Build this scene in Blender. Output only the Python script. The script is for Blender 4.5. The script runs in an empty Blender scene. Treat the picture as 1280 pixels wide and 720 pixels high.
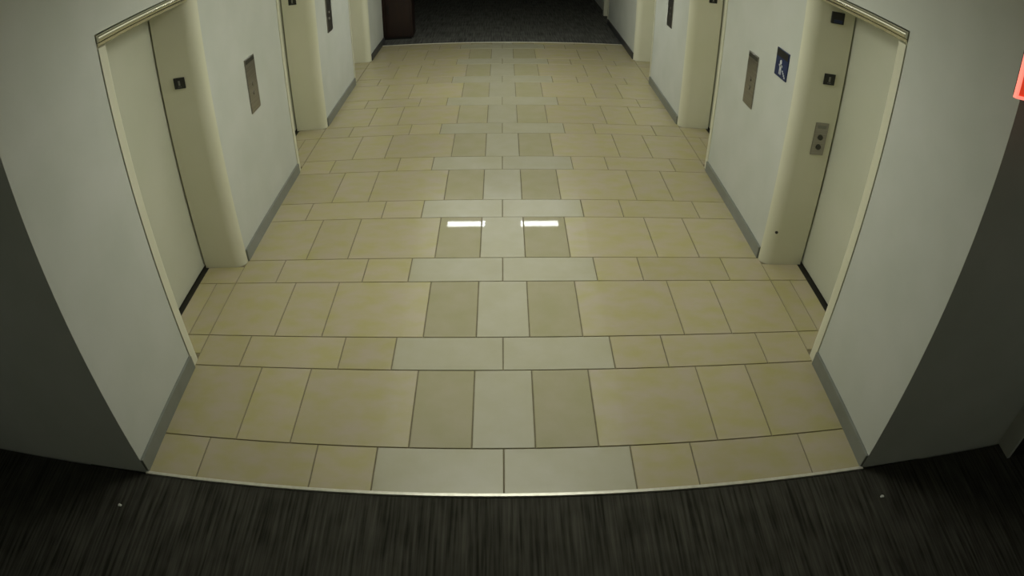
import bpy, bmesh, math, random
from mathutils import Vector, Matrix
random.seed(7)
S = bpy.context.scene
COL = S.collection
U = 0.3048                      # lengths along the lobby and heights are in feet
UX = 0.3048 * 1.11954           # widths are in tile modules of 13.4 inches

# ------------------------------------------------------------------ camera
cam_d = bpy.data.cameras.new('camera')
cam = bpy.data.objects.new('camera', cam_d)
COL.objects.link(cam)
S.camera = cam
cam_d.type = 'PANO'
cam_d.sensor_fit = 'HORIZONTAL'
cam_d.sensor_width = 36.0
cy = cam_d
cy.panorama_type = 'FISHEYE_LENS_POLYNOMIAL'
cy.fisheye_fov = math.radians(170)
cy.fisheye_polynomial_k0 = 0.0
cy.fisheye_polynomial_k1 = -4.466044783536e-02
cy.fisheye_polynomial_k2 = 5.086913037103e-05
cy.fisheye_polynomial_k3 = -1.219915144571e-05
cy.fisheye_polynomial_k4 = 3.177144959272e-07
cam_d.clip_start = 0.02
CP, PITCH, YAW, ROLL = Vector((0.016253, -6.09707, 8.73022)), 0.635921, 0.016419, 0.003886
_f = Vector((math.sin(YAW) * math.cos(PITCH), math.cos(YAW) * math.cos(PITCH), -math.sin(PITCH)))
_r = Vector((math.cos(YAW), -math.sin(YAW), 0))
_u = _r.cross(_f)
_r2 = math.cos(ROLL) * _r + math.sin(ROLL) * _u
_u2 = -math.sin(ROLL) * _r + math.cos(ROLL) * _u
cam.matrix_world = Matrix(((_r2.x, _u2.x, -_f.x, CP.x * UX), (_r2.y, _u2.y, -_f.y, CP.y * U),
                           (_r2.z, _u2.z, -_f.z, CP.z * U), (0, 0, 0, 1)))

# ------------------------------------------------------------------ world, exposure
w = bpy.data.worlds.new('night')
S.world = w
w.use_nodes = True
w.node_tree.nodes['Background'].inputs[0].default_value = (0, 0, 0, 1)
w.node_tree.nodes['Background'].inputs[1].default_value = 0
vs = S.view_settings
vs.view_transform = 'Standard'
vs.look = 'None'
vs.gamma = 1.0
vs.use_curve_mapping = False
vs.exposure = 0.06

PANEL_POWER = 0.8               # radiance of the luminous ceiling panels deep in the lobby
ENTRY_POWER = 7.8               # radiance of the panels over the lobby entrance
LAMP_POWER = 40.0               # radiance of the two linear lamps
CORRIDOR_POWER = 0.7           # unseen panels added to lift the dim corridor walls

# ------------------------------------------------------------------ materials
def nodes(name):
    m = bpy.data.materials.new(name)
    m.use_nodes = True
    nt = m.node_tree
    return m, nt, nt.nodes['Principled BSDF']

def mottled(name, c1, c2, scale=3.0, rough=0.6, metallic=0.0, coat=0.0, coat_rough=0.03, detail=4.0,
            stretch=(1, 1, 1), bump=0.0, bump_scale=80.0, obj_var=0.0, spec=0.5):
    m, nt, b = nodes(name)
    tc = nt.nodes.new('ShaderNodeTexCoord')
    geo = nt.nodes.new('ShaderNodeNewGeometry')
    mp = nt.nodes.new('ShaderNodeMapping')
    mp.inputs['Scale'].default_value = stretch
    nt.links.new(geo.outputs['Position'], mp.inputs['Vector'])
    n = nt.nodes.new('ShaderNodeTexNoise')
    n.inputs['Scale'].default_value = scale
    n.inputs['Detail'].default_value = detail
    nt.links.new(mp.outputs[0], n.inputs['Vector'])
    r = nt.nodes.new('ShaderNodeValToRGB')
    r.color_ramp.elements[0].position = 0.32
    r.color_ramp.elements[1].position = 0.68
    r.color_ramp.elements[0].color = (*c1, 1)
    r.color_ramp.elements[1].color = (*c2, 1)
    nt.links.new(n.outputs[0], r.inputs[0])
    out = r.outputs[0]
    if obj_var:
        oi = nt.nodes.new('ShaderNodeObjectInfo')
        mr = nt.nodes.new('ShaderNodeMapRange')
        mr.inputs[3].default_value = 1 - obj_var
        mr.inputs[4].default_value = 1 + obj_var
        nt.links.new(oi.outputs['Random'], mr.inputs[0])
        hs = nt.nodes.new('ShaderNodeHueSaturation')
        nt.links.new(mr.outputs[0], hs.inputs['Value'])
        nt.links.new(out, hs.inputs['Color'])
        out = hs.outputs[0]
    nt.links.new(out, b.inputs['Base Color'])
    b.inputs['Roughness'].default_value = rough
    b.inputs['Metallic'].default_value = metallic
    b.inputs['Specular IOR Level'].default_value = spec
    b.inputs['Coat Weight'].default_value = coat
    b.inputs['Coat Roughness'].default_value = coat_rough
    if bump:
        n2 = nt.nodes.new('ShaderNodeTexNoise')
        n2.inputs['Scale'].default_value = bump_scale
        nt.links.new(mp.outputs[0], n2.inputs['Vector'])
        bp = nt.nodes.new('ShaderNodeBump')
        bp.inputs['Strength'].default_value = bump
        bp.inputs['Distance'].default_value = 0.002
        nt.links.new(n2.outputs[0], bp.inputs['Height'])
        nt.links.new(bp.outputs[0], b.inputs['Normal'])
    return m

def emitter(name, col, power):
    m, nt, b = nodes(name)
    n = nt.nodes.new('ShaderNodeTexNoise')
    n.inputs['Scale'].default_value = 0.5
    b.inputs['Base Color'].default_value = (*[min(1, c * 0.8) for c in col], 1)
    b.inputs['Emission Color'].default_value = (*col, 1)
    b.inputs['Emission Strength'].default_value = power
    return m

def carpet_mat(name, c1, c2):
    """loop pile in ribs that run along the lobby axis"""
    m, nt, b = nodes(name)
    geo = nt.nodes.new('ShaderNodeNewGeometry')
    mp = nt.nodes.new('ShaderNodeMapping')
    mp.inputs['Scale'].default_value = (60, 2.2, 1)
    nt.links.new(geo.outputs['Position'], mp.inputs['Vector'])
    n = nt.nodes.new('ShaderNodeTexNoise')
    n.inputs['Scale'].default_value = 1.0
    n.inputs['Detail'].default_value = 5
    nt.links.new(mp.outputs[0], n.inputs['Vector'])
    n3 = nt.nodes.new('ShaderNodeTexNoise')
    n3.inputs['Scale'].default_value = 5.0
    nt.links.new(geo.outputs['Position'], n3.inputs['Vector'])
    mx = nt.nodes.new('ShaderNodeMath')
    mx.operation = 'MULTIPLY_ADD'
    mx.inputs[1].default_value = 0.35
    nt.links.new(n3.outputs[0], mx.inputs[0])
    nt.links.new(n.outputs[0], mx.inputs[2])
    r = nt.nodes.new('ShaderNodeValToRGB')
    r.color_ramp.elements[0].position = 0.48
    r.color_ramp.elements[1].position = 0.88
    r.color_ramp.elements[0].color = (*c1, 1)
    r.color_ramp.elements[1].color = (*c2, 1)
    nt.links.new(mx.outputs[0], r.inputs[0])
    nt.links.new(r.outputs[0], b.inputs['Base Color'])
    bp = nt.nodes.new('ShaderNodeBump')
    bp.inputs['Strength'].default_value = 0.6
    bp.inputs['Distance'].default_value = 0.004
    nt.links.new(n.outputs[0], bp.inputs['Height'])
    nt.links.new(bp.outputs[0], b.inputs['Normal'])
    b.inputs['Roughness'].default_value = 0.95
    b.inputs['Specular IOR Level'].default_value = 0.1
    return m

M = {}
M['wall'] = mottled('wall_paint', (.56, .58, .52), (.61, .62, .57), 2.5, 0.75, bump=0.05, spec=0.3)
M['ceiling'] = mottled('ceiling_paint', (.55, .55, .50), (.58, .58, .54), 2.0, 0.9, spec=0.2)
M['tile'] = mottled('porcelain_tile', (.42, .375, .175), (.45, .385, .28), 5.0, 0.36, coat=0.35, obj_var=0.05,
                    stretch=(1, 1.6, 1))
M['tile_accent'] = mottled('porcelain_tile_accent', (.345, .32, .175), (.38, .34, .22), 5.0, 0.5, coat=0.25, obj_var=0.03, spec=0.3)
M['tile_pale'] = mottled('porcelain_tile_pale', (.395, .37, .24), (.43, .405, .295), 5.0, 0.36, coat=0.35, obj_var=0.03)
M['grout'] = mottled('grout', (.20, .175, .11), (.24, .21, .14), 20.0, 0.9, spec=0.2)
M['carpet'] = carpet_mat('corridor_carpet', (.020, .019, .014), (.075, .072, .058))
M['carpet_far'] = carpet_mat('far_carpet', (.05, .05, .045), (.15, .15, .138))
M['base'] = mottled('vinyl_base', (.19, .20, .17), (.22, .23, .20), 6.0, 0.35)
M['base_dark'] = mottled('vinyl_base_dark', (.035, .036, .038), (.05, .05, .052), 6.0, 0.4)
M['door'] = mottled('elevator_door_enamel', (.60, .61, .49), (.64, .64, .53), 2.0, 0.45)
M['frame'] = mottled('elevator_frame_enamel', (.71, .70, .53), (.75, .73, .58), 2.0, 0.33)
M['header'] = mottled('header_steel', (.62, .60, .48), (.68, .66, .54), 6.0, 0.12, metallic=0.95)
M['sill'] = mottled('sill_metal', (.015, .014, .010), (.03, .028, .02), 10.0, 0.6, metallic=0.3)
M['strip'] = mottled('transition_metal', (.62, .60, .50), (.74, .72, .62), 30.0, 0.35, metallic=0.4)
M['steel'] = mottled('brushed_steel', (.30, .28, .25), (.38, .36, .32), 3.0, 0.28, metallic=0.9, stretch=(1, 1, 40))
M['button'] = mottled('dark_button', (.03, .03, .02), (.05, .05, .04), 20.0, 0.4)
M['black'] = mottled('black_plate', (.006, .006, .006), (.012, .012, .010), 20.0, 0.4)
M['white'] = mottled('white_print', (.55, .56, .58), (.62, .63, .66), 20.0, 0.6)
M['grey_print'] = mottled('grey_print', (.20, .20, .17), (.24, .24, .21), 20.0, 0.6)
M['blue'] = mottled('blue_sign', (.008, .018, .07), (.012, .026, .10), 15.0, 0.4)
M['wood'] = mottled('dark_red_wood', (.010, .003, .001), (.022, .006, .002), 3.0, 0.5, stretch=(8, 8, 1))
M['darkdoor'] = mottled('dark_door', (.012, .012, .008), (.02, .02, .012), 3.0, 0.6)
M['red_edge'] = emitter('exit_edge_glow', (1.0, .26, .19), 1.05)
M['red_glow'] = emitter('exit_face_glow', (1.0, .07, .025), 0.5)
M['exit_letter'] = emitter('exit_letter_glow', (1.0, .75, .65), 2.0)
M['panel'] = emitter('luminous_ceiling', (.97, .99, .88), PANEL_POWER)
M['entry_panel'] = emitter('luminous_ceiling_entry', (.97, .99, .88), ENTRY_POWER)
M['lamp'] = emitter('linear_lamp', (.95, 1.0, 1.0), LAMP_POWER)
M['fill_panel'] = emitter('corridor_fill', (.95, 1.0, .92), CORRIDOR_POWER)
M['paper'] = mottled('paper_scrap', (.6, .6, .55), (.7, .7, .66), 30.0, 0.8)

# ------------------------------------------------------------------ mesh helpers
def link(name, me, mat, parent=None):
    o = bpy.data.objects.new(name, me)
    COL.objects.link(o)
    if mat is not None and not me.materials:
        me.materials.append(mat)
    if parent is not None:
        o.parent = parent
    return o

def add_box(bm, x0, x1, y0, y1, z0, z1):
    vs_ = [bm.verts.new((x * UX, y * U, z * U)) for x in (x0, x1) for y in (y0, y1) for z in (z0, z1)]
    for f in ((0, 1, 3, 2), (4, 6, 7, 5), (0, 4, 5, 1), (2, 3, 7, 6), (0, 2, 6, 4), (1, 5, 7, 3)):
        bm.faces.new([vs_[i] for i in f])

def finish(bm, name, smooth=False):
    bmesh.ops.recalc_face_normals(bm, faces=bm.faces)
    me = bpy.data.meshes.new(name)
    bm.to_mesh(me)
    bm.free()
    if smooth:
        me.polygons.foreach_set('use_smooth', [True] * len(me.polygons))
    return me

def boxes(name, bl, mat, parent=None, bevel=0.0, segs=2):
    bm = bmesh.new()
    for b in bl:
        add_box(bm, min(b[0], b[1]), max(b[0], b[1]), min(b[2], b[3]), max(b[2], b[3]), b[4], b[5])
    if bevel:
        bmesh.ops.bevel(bm, geom=list(bm.edges), offset=bevel * U, segments=segs, affect='EDGES', profile=0.5)
    return link(name, finish(bm, name), mat, parent)

def extrude(name, pts, axis, a0, a1, mat, parent=None):
    """closed 2D outline extruded along an axis; pts are the two other coordinates in xyz order"""
    bm = bmesh.new()
    def P(p, a):
        c = {'x': (a, p[0], p[1]), 'y': (p[0], a, p[1]), 'z': (p[0], p[1], a)}[axis]
        return bm.verts.new((c[0] * UX, c[1] * U, c[2] * U))
    A = [P(p, a0) for p in pts]
    B = [P(p, a1) for p in pts]
    n = len(pts)
    bm.faces.new(A)
    bm.faces.new(B[::-1])
    for i in range(n):
        f = bm.faces.new((A[i], A[(i + 1) % n], B[(i + 1) % n], B[i]))
    me = finish(bm, name)
    o = link(name, me, mat, parent)
    # smooth only the rounded corner
    for p in me.polygons:
        p.use_smooth = len(p.vertices) == 4
    try:
        me.set_sharp_from_angle(angle=math.radians(30))
    except Exception:
        pass
    return o

def struct(o):
    o['kind'] = 'structure'
    return o

def tag(o, label, cat, group=None):
    o['label'] = label
    o['category'] = cat
    if group:
        o['group'] = group
    return o

def empty(name, x, y, z):
    o = bpy.data.objects.new(name, None)
    o.empty_display_size = 0.1
    COL.objects.link(o)
    o.location = (x * UX, y * U, z * U)
    return o

def adopt(child, parent):
    """parent keeping the child's world place (parents are never rotated here)"""
    child.parent = parent
    child.matrix_parent_inverse = Matrix.Translation(-Vector(parent.location))

def text_mesh(name, body, size, mat, parent=None, depth=0.002):
    cu = bpy.data.curves.new(name, 'FONT')
    cu.body = body
    cu.size = size
    cu.extrude = depth
    cu.align_x = 'CENTER'
    cu.align_y = 'CENTER'
    t = bpy.data.objects.new(name, cu)
    COL.objects.link(t)
    dg = bpy.context.evaluated_depsgraph_get()
    me = bpy.data.meshes.new_from_object(t.evaluated_get(dg))
    bpy.data.objects.remove(t)
    me.materials.clear()
    return link(name, me, mat, parent)

# ------------------------------------------------------------------ plan
WX, DX, CZ = 6.0, 7.10, 9.2          # wall face, door face, ceiling height
END = 28.4                           # far edge of the tiled floor
OPEN = [(2.92, 7.0), (12.2, 16.25), (21.4, 25.45)]
FLAT = 0.17                          # flat casing before the rounded edge on the near side
R = 0.28                             # bullnose radius of the frames
HEAD, HTOP = 7.03, 7.29              # soffit and top of the frame header

# ------------------------------------------------------------------ floor: substrate and single tiles
floor = struct(boxes('floor', [(-WX - 1.3, WX + 1.3, 0, END, -0.25, -0.022)], M['grout']))
tile_mesh = {}
def tile(x0, x1, y0, y1, mat):
    g = 0.011
    sx, sy = round(x1 - x0, 3), round(y1 - y0, 3)
    key = (sx, sy, mat)
    if key not in tile_mesh:
        bm = bmesh.new()
        add_box(bm, -sx / 2 + g, sx / 2 - g, -sy / 2 + g, sy / 2 - g, -0.04, 0)
        top = [e for e in bm.edges if all(v.co.z > -1e-6 for v in e.verts)]
        bmesh.ops.bevel(bm, geom=top, offset=0.006 * U, segments=1, affect='EDGES')
        me = finish(bm, 'tile')
        me.materials.append(M[mat])
        tile_mesh[key] = me
    o = link('tile', tile_mesh[key], None, floor)
    o.location = ((x0 + x1) / 2 * UX, (y0 + y1) / 2 * U, 0)

rows, y, short = [], 0.0, True
while y < END - 0.05:
    y1 = min(END, y + (1 if short else 2))
    rows.append((y, y1, short))
    y, short = y1, not short
for (y0, y1, short) in rows:
    xs = [0, 2, 3, 5, 6, 8] if short else [0.5, 1.5, 3.5, 4.5, 6.5, 8]
    spans = []
    if not short:
        spans.append((-0.5, 0.5))
    for a, b in zip(xs[:-1], xs[1:]):
        spans.append((a, b))
        spans.append((-b, -a))
    for (a, b) in spans:
        s = 1 if a + b > 0 else -1
        lo, hi = min(abs(a), abs(b)), max(abs(a), abs(b))
        if a + b == 0:
            tile(a, b, y0, y1, 'tile_pale')
            continue
        if hi <= WX:
            m = 'tile'
            if not short and lo == 0.5:
                m = 'tile_accent'
            if short and hi == 2:
                m = 'tile_pale'
            tile(a, b, y0, y1, m)
            continue
        # beyond the wall line the floor only exists inside the elevator recesses
        for (p0, p1) in ((y0, y1),):
            cuts = []
            inside = [(max(p0, o0 + FLAT + R), min(p1, o1 - R)) for (o0, o1) in OPEN]
            inside = [c for c in inside if c[1] - c[0] > 0.06]
            if lo < WX:                      # straddles the wall line: part up to the wall everywhere
                tile(min(s * lo, s * WX), max(s * lo, s * WX), p0, p1, 'tile')
                lo2 = WX
            else:
                lo2 = lo
            hi2 = min(hi, DX - 0.13)
            if hi2 - lo2 > 0.05:
                for c in inside:
                    tile(min(s * lo2, s * hi2), max(s * lo2, s * hi2), c[0], c[1], 'tile')

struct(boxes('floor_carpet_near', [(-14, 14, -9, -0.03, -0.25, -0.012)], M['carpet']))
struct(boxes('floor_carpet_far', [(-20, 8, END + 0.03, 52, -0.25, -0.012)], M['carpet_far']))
struct(boxes('trim_1', [(-WX, WX, -0.055, 0.012, -0.1, 0.022)], M['strip'], bevel=0.008))
struct(boxes('trim_2', [(-WX, WX, END - 0.02, END + 0.06, -0.1, 0.022)], M['strip'], bevel=0.008))

# ------------------------------------------------------------------ walls
T = 1.6
segs = [(0.4, OPEN[0][0]), (OPEN[0][1], OPEN[1][0]), (OPEN[1][1], OPEN[2][0]), (OPEN[2][1], END + 0.8)]
for s, side in ((-1, 'left'), (1, 'right')):
    bl = []
    for (a, b) in segs:
        bl.append((s * WX, s * (WX + T), a, b, -0.1, CZ))
    for (a, b) in OPEN:
        bl.append((s * WX, s * (WX + T), a, b, HTOP, CZ))
    if s > 0:
        bl.append((WX, WX + T, END + 0.8, 34.0, -0.1, CZ))
        bl.append((WX + 0.32, WX + T, 34.0, 52, -0.1, CZ))
    struct(boxes('wall_' + side, bl, M['wall']))
    struct(boxes('wall_front_' + side, [(s * WX, s * 14, 0, 0.4, -0.1, CZ)], M['wall']))
    bb = []
    for (a, b) in segs:
        a2 = 0.0 if a == 0.4 else a
        bb.append((s * (WX - 0.055), s * (WX + 0.02), a2 + 0.004, b - 0.004, -0.02, 0.33))
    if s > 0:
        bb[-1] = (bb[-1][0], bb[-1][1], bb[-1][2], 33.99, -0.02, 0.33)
    struct(boxes('baseboard_' + side, bb[:-1], M['base'], bevel=0.012))
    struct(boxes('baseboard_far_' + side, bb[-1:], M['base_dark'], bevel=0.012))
struct(boxes('wall_back', [(-14, 14, -9.4, -9, -0.1, CZ)], M['wall']))
struct(boxes('wall_corridor_left', [(-14.4, -14, -9, 0.4, -0.1, CZ)], M['wall']))
struct(boxes('wall_corridor_right', [(14, 14.4, -9, 0.4, -0.1, CZ)], M['wall']))
struct(boxes('wall_far', [(-20, 8, 52, 52.4, -0.1, CZ)], M['wall']))
struct(boxes('wall_far_left', [(-20.4, -20, END + 0.3, 52.4, -0.1, CZ), (-20, -WX - T, END + 0.3, END + 0.8, -0.1, CZ)], M['wall']))
# casing of a door on the right-hand wall beyond the tiles
struct(boxes('trim_3', [(WX - 0.02, WX + 0.4, 34.0, 34.3, -0.02, 7.3), (WX + 0.1, WX + 0.4, 36.6, 37.0, -0.02, 7.3),
                        (WX + 0.1, WX + 0.4, 34.3, 36.6, 7.0, 7.3)], M['frame'], bevel=0.01))

# dark door with a painted casing in the carpeted corridor, at the right picture edge
d = struct(boxes('door_7', [(9.58, 12.4, -0.45, 0.0, -0.02, 7.0)], M['darkdoor'], bevel=0.01))
boxes('casing', [(9.5, 9.58, -0.45, 0.0, -0.02, 7.1), (12.4, 12.5, -0.45, 0.0, -0.02, 7.1),
                 (9.58, 12.4, -0.45, 0.0, 7.0, 7.1)], M['wall'], d)
boxes('door_handle', [(9.75, 9.95, -0.56, -0.45, 3.1, 3.2)], M['steel'], d, bevel=0.02)

# ------------------------------------------------------------------ ceiling with its lights and the added corridor fill
LAMP_Y = 20.5
c = struct(boxes('ceiling', [(-20, 14, -9, 52, CZ, CZ + 0.4)], M['ceiling']))
for (a, b, m) in ((3.4, 6.3, 'entry_panel'), (6.5, 27.6, 'panel')):
    hw = 2.2 if m == 'entry_panel' else 4.0
    boxes('light_panel', [(-hw, hw, a, b, CZ - 0.06, CZ + 0.02)], M[m], c, bevel=0.01)
for s in (-1, 1):
    pl = boxes('pendant_lamp', [(s * 0.775, s * 2.40, LAMP_Y - 0.2, LAMP_Y + 0.2, 7.0, 7.06)], M['lamp'], c, bevel=0.02)
    boxes('lamp_housing', [(s * 0.76, s * 2.415, LAMP_Y - 0.22, LAMP_Y + 0.22, 7.06, 7.18)], M['steel'], pl, bevel=0.01)
    boxes('suspension_rod', [(s * 1.0, s * 1.03, LAMP_Y - 0.02, LAMP_Y + 0.02, 7.18, CZ), (s * 2.25, s * 2.28, LAMP_Y - 0.02, LAMP_Y + 0.02, 7.18, CZ)], M['steel'], pl)
    boxes('corridor_fill', [(s * 8.0, s * 12.0, -6.5, -4.5, CZ - 0.06, CZ + 0.02)], M['fill_panel'], c, bevel=0.01)  # added fill out of view, brightens the corridor walls and carpet

# ------------------------------------------------------------------ elevator entrances
def arc(cx, cy_, r, a0, a1, n=9):
    return [(cx + r * math.cos(math.radians(a0 + (a1 - a0) * i / n)),
             cy_ + r * math.sin(math.radians(a0 + (a1 - a0) * i / n))) for i in range(n + 1)]

k = 0
for s in (-1, 1):
    for (a, b) in OPEN:
        k += 1
        F = WX - 0.015                       # frame face stands a hair proud of the plaster
        D = DX
        G = 0.02                             # shadow gap between frame and plaster
        # header: rounded lower lip, shallow groove, half-round bead on top
        rb = 0.07
        zb = HTOP - G - rb
        pr = [(s * (D + 0.12), HTOP - G), (s * (D + 0.12), HEAD)] + \
             [(s * p[0], p[1]) for p in [(F + 0.09, HEAD)] + arc(F + 0.09, HEAD + 0.09, 0.09, 270, 180)[1:]] + \
             [(s * (F + 0.02), zb - rb)] + [(s * p[0], p[1]) for p in arc(F + 0.02, zb, rb, 270, 90, 12)[1:]]
        door = struct(extrude('door_%d' % k, pr, 'y', a + G, b - G, M['header']))
        # near and far jamb with bullnose edges; a dark slot stays between jamb and sliding panel
        a2, b2, E = a + FLAT, b, D - 0.05
        near = [(s * E, a + G), (s * F, a + G)] + [(s * p[0], p[1]) for p in arc(F + R, a2, R, 180, 90)] + [(s * E, a2 + R)]
        far = [(s * E, b - G), (s * F, b - G)] + [(s * p[0], p[1]) for p in arc(F + R, b2, R, 180 + 4.2, 270)] + [(s * E, b2 - R)]
        extrude('jamb', near, 'z', -0.02, HEAD, M['frame'], door)
        extrude('jamb', far, 'z', -0.02, HEAD, M['frame'], door)
        boxes('door_panel', [(s * D, s * (D + 0.1), a2 + R - 0.2, b - 0.03, 0.03, HEAD + 0.1)], M['door'], door, bevel=0.008)
        boxes('sill', [(s * (D - 0.13), s * (D + 0.3), a2 + R - 0.2, b - 0.03, -0.1, -0.012)], M['sill'], door)
        boxes('shaft_back', [(s * (D + 0.3), s * (D + 0.4), a, b, -0.1, HTOP)], M['sill'], door)

# ------------------------------------------------------------------ things mounted on walls and jambs
YJ = [b - R for (a, b) in OPEN]
def floor_plate(x, yj, z, label):
    o = empty('floor_number_plate', x, yj, z)
    tag(o, label, 'sign', 'small black number plates on the elevator jambs')
    h = 0.135
    adopt(boxes('plate', [(x - h, x + h, yj - 0.03, yj, z - h, z + h)], M['black'], bevel=0.008), o)
    adopt(boxes('raised_mark', [(x - 0.022, x + 0.022, yj - 0.037, yj - 0.028, z - 0.055, z + 0.065)], M['grey_print']), o)
    adopt(boxes('braille_dot', [(x - 0.04 + 0.03 * i, x - 0.025 + 0.03 * i, yj - 0.036, yj - 0.028, z - 0.095, z - 0.08) for i in range(3)], M['grey_print']), o)
floor_plate(-6.57, YJ[0], 5.12, 'small black number plate on the nearest left elevator jamb')
floor_plate(6.67, YJ[0], 5.15, 'small black number plate between lantern and button panel on right jamb')
floor_plate(-6.67, YJ[1], 5.15, 'small black number plate on the middle left elevator jamb, at top picture edge')
floor_plate(6.71, YJ[1], 5.15, 'small black number plate on the middle right elevator jamb, at top picture edge')

# hall lantern, right near jamb
x, z, yj = 6.62, 6.65, YJ[0]
o = tag(empty('hall_lantern', x, yj, z), 'dark square lantern high on the nearest right elevator jamb', 'lantern')
adopt(boxes('housing', [(x - 0.15, x + 0.15, yj - 0.06, yj, z - 0.14, z + 0.14)], M['black'], bevel=0.015), o)
adopt(boxes('lens', [(x - 0.10, x + 0.10, yj - 0.072, yj - 0.055, z - 0.11, z - 0.04)], M['blue'], bevel=0.01), o)

# button station on the right near jamb
x, yj, z = 6.72, YJ[0], 3.62
o = tag(empty('call_button_station', x, yj, z), 'narrow steel panel with two dark buttons on nearest right jamb', 'button panel')
adopt(boxes('faceplate', [(x - 0.165, x + 0.165, yj - 0.025, yj, z - 0.42, z + 0.42)], M['steel'], bevel=0.008), o)
adopt(boxes('slot', [(x - 0.11, x + 0.11, yj - 0.032, yj - 0.02, z + 0.28, z + 0.36)], M['grey_print'], bevel=0.004), o)
for zz, up in ((z + 0.05, 1), (z - 0.2, -1)):
    bm = bmesh.new()
    bmesh.ops.create_cone(bm, cap_ends=True, segments=16, radius1=0.075 * U, radius2=0.065 * U, depth=0.05 * U,
                          matrix=Matrix.Translation((x * UX, (yj - 0.035) * U, zz * U)) @ Matrix.Rotation(math.pi / 2, 4, 'X'))
    b_ = link('button', finish(bm, 'button'), M['button'])
    adopt(b_, o)
# key switch low on the same jamb
x, z = 6.19, 0.96
yk = YJ[0] + 0.015
o = tag(empty('key_switch', x, yk, z), 'tiny dark key switch low on the nearest right jamb', 'switch')
bm = bmesh.new()
bmesh.ops.create_cone(bm, cap_ends=True, segments=14, radius1=0.045 * U, radius2=0.04 * U, depth=0.03 * U,
                      matrix=Matrix.Translation((x * UX, yk * U, z * U)) @ Matrix.Rotation(math.pi / 2, 4, 'X'))
adopt(link('cylinder_body', finish(bm, 'cylinder_body'), M['button']), o)
adopt(boxes('key_slot', [(x - 0.006, x + 0.006, yk - 0.02, yk - 0.012, z - 0.02, z + 0.02)], M['black']), o)

def call_panel(s, y0, y1, z0, z1, label):
    X = s * WX
    o = tag(empty('hall_call_panel', X, (y0 + y1) / 2, z0), label, 'call panel', 'steel call panels on the lobby walls')
    adopt(boxes('faceplate', [(X, X - s * 0.03, y0, y1, z0, z1)], M['steel'], bevel=0.008), o)
    ym = (y0 + y1) / 2
    adopt(boxes('recess_top', [(X - s * 0.026, X - s * 0.036, y0 + 0.03, y1 - 0.03, z1 - 0.14, z1 - 0.03)], M['button'], bevel=0.003), o)
    for zz in (z0 + 0.52, z0 + 0.78):
        bm = bmesh.new()
        bmesh.ops.create_cone(bm, cap_ends=True, segments=16, radius1=0.07 * U, radius2=0.06 * U, depth=0.03 * U,
                              matrix=Matrix.Translation(((X - s * 0.035) * UX, ym * U, zz * U)) @ Matrix.Rotation(math.pi / 2, 4, 'Y'))
        adopt(link('button', finish(bm, 'button'), M['steel']), o)
call_panel(-1, 9.2, 9.88, 3.27, 4.81, 'brushed steel call panel on the left wall between near and middle elevators')
call_panel(1, 9.31, 10.0, 3.29, 4.80, 'brushed steel call panel on the right wall beside the blue sign')
call_panel(-1, 17.65, 18.4, 3.42, 4.9, 'dark steel call panel on the left wall past the middle elevator')
call_panel(1, 18.42, 19.18, 3.35, 4.9, 'dark steel call panel on the right wall past the middle elevator')

# blue pictogram sign beside the right elevator
X, y0, y1, z0, z1 = WX, 7.46, 8.18, 4.72, 5.43
o = tag(empty('fire_stairs_sign', X, (y0 + y1) / 2, z0), 'square blue sign with white figure on the right lobby wall', 'sign')
adopt(boxes('plate', [(X - 0.03, X, y0, y1, z0, z1)], M['blue'], bevel=0.008), o)
adopt(boxes('header_band', [(X - 0.036, X - 0.028, y0 + 0.02, y1 - 0.02, z1 - 0.2, z1 - 0.02)], M['black']), o)
ym = (y0 + y1) / 2 + 0.02
fx0, fx1 = X - 0.038, X - 0.028
bm = bmesh.new()
bmesh.ops.create_cone(bm, cap_ends=True, segments=14, radius1=0.055 * U, radius2=0.055 * U, depth=0.01 * U,
                      matrix=Matrix.Translation((fx0 * UX, ym * U, (z0 + 0.40) * U)) @ Matrix.Rotation(math.pi / 2, 4, 'Y'))
for bx in ((fx0, fx1, ym - 0.05, ym + 0.05, z0 + 0.20, z0 + 0.34), (fx0, fx1, ym - 0.1, ym + 0.1, z0 + 0.28, z0 + 0.33),
           (fx0, fx1, ym - 0.055, ym - 0.015, z0 + 0.08, z0 + 0.2), (fx0, fx1, ym + 0.015, ym + 0.055, z0 + 0.08, z0 + 0.2)):
    add_box(bm, *bx)
adopt(link('figure', finish(bm, 'figure'), M['white']), o)
for i in range(4):
    adopt(boxes('stair_step', [(fx0, fx1, y0 + 0.06 + 0.05 * i, y0 + 0.11 + 0.05 * i, z0 + 0.06 + 0.04 * i, z0 + 0.10 + 0.04 * i)], M['white']), o)

# ------------------------------------------------------------------ exit sign hanging in the carpeted corridor
ex0, ey, ez0, ez1 = 5.31, -0.60, 7.38, 8.02
o = tag(empty('exit_sign', ex0 + 0.55, ey, ez0), 'glowing red exit sign cut off by the right picture edge', 'sign')
adopt(boxes('housing', [(ex0 + 0.02, ex0 + 1.08, ey + 0.02, ey + 0.07, ez0 + 0.02, ez1 - 0.02)], M['black'], bevel=0.01), o)
adopt(boxes('glowing_face', [(ex0 + 0.035, ex0 + 1.065, ey - 0.01, ey + 0.02, ez0 + 0.04, ez1 - 0.04)], M['red_glow']), o)
adopt(boxes('glowing_edge', [(ex0, ex0 + 0.035, ey - 0.025, ey + 0.03, ez0, ez1), (ex0 + 1.065, ex0 + 1.1, ey - 0.025, ey + 0.03, ez0, ez1),
                             (ex0 + 0.035, ex0 + 1.065, ey - 0.025, ey + 0.03, ez0, ez0 + 0.04),
                             (ex0 + 0.035, ex0 + 1.065, ey - 0.025, ey + 0.03, ez1 - 0.04, ez1)], M['red_edge']), o)
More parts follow.
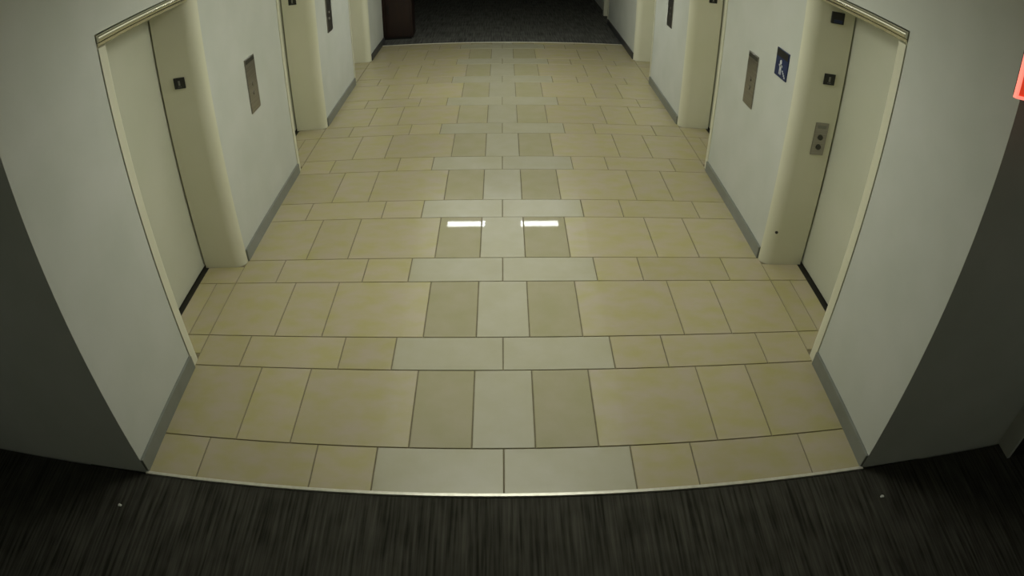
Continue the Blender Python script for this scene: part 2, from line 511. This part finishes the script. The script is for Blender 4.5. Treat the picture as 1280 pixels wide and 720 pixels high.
t = text_mesh('lettering', 'EXIT', 0.42 * U, M['exit_letter'])
t.data.transform(Matrix.Translation(((ex0 + 0.55) * UX, (ey - 0.022) * U, (ez0 + ez1) / 2 * U)) @ Matrix.Rotation(math.pi / 2, 4, 'X'))
adopt(t, o)
adopt(boxes('hanger', [(ex0 + 0.53, ex0 + 0.57, ey + 0.02, ey + 0.06, ez1, CZ)], M['black']), o)

# ------------------------------------------------------------------ dark wood cabinet beyond the far end
cx0, cx1, cy0, cy1 = -7.3, -4.55, 29.8, 31.0
o = tag(empty('wooden_cabinet', (cx0 + cx1) / 2, (cy0 + cy1) / 2, 0), 'dark reddish-brown wooden cabinet on far carpet past the left wall', 'cabinet')
adopt(boxes('body', [(cx0, cx1 - 0.02, cy0 + 0.05, cy1, 0.12, 3.3)], M['wood'], bevel=0.01), o)
adopt(boxes('plinth', [(cx0 + 0.05, cx1 - 0.1, cy0 + 0.12, cy1 - 0.05, -0.012, 0.12)], M['black']), o)
adopt(boxes('top', [(cx0 - 0.05, cx1 + 0.05, cy0 - 0.02, cy1 + 0.03, 3.3, 3.42)], M['wood'], bevel=0.02), o)
for i in range(2):
    w0 = cx0 + 0.06 + i * 1.32
    dd = boxes('cabinet_door', [(w0, w0 + 1.27, cy0, cy0 + 0.05, 0.2, 3.22)], M['wood'], bevel=0.01)
    adopt(dd, o)
    boxes('handle', [(w0 + (1.1 if i == 0 else 0.12), w0 + (1.14 if i == 0 else 0.16), cy0 - 0.06, cy0, 1.6, 2.1)], M['black'], dd).matrix_parent_inverse = Matrix.Identity(4)

# ------------------------------------------------------------------ two paper scraps on the near carpet
for (x, y, lab) in ((-6.27, -0.85, 'tiny pale paper scrap on dark carpet below the left wall corner'),
                    (6.15, -0.74, 'tiny pale paper scrap on dark carpet below the right wall corner')):
    bm = bmesh.new()
    pts = [(-.035, -.02, .0), (.03, -.025, .012), (.04, .018, .004), (-.01, .03, .018), (-.04, .012, .006)]
    lo = [bm.verts.new(((x + p[0]) * UX, (y + p[1]) * U, (-.012 + p[2] * .3) * U)) for p in pts]
    hi = [bm.verts.new(((x + p[0] * .9) * UX, (y + p[1] * .9) * U, (-.002 + p[2]) * U)) for p in pts]
    bm.faces.new(lo); bm.faces.new(hi)
    for i in range(5):
        bm.faces.new((lo[i], lo[(i + 1) % 5], hi[(i + 1) % 5], hi[i]))
    tag(link('paper_scrap', finish(bm, 'paper_scrap'), M['paper']), lab, 'paper scrap')
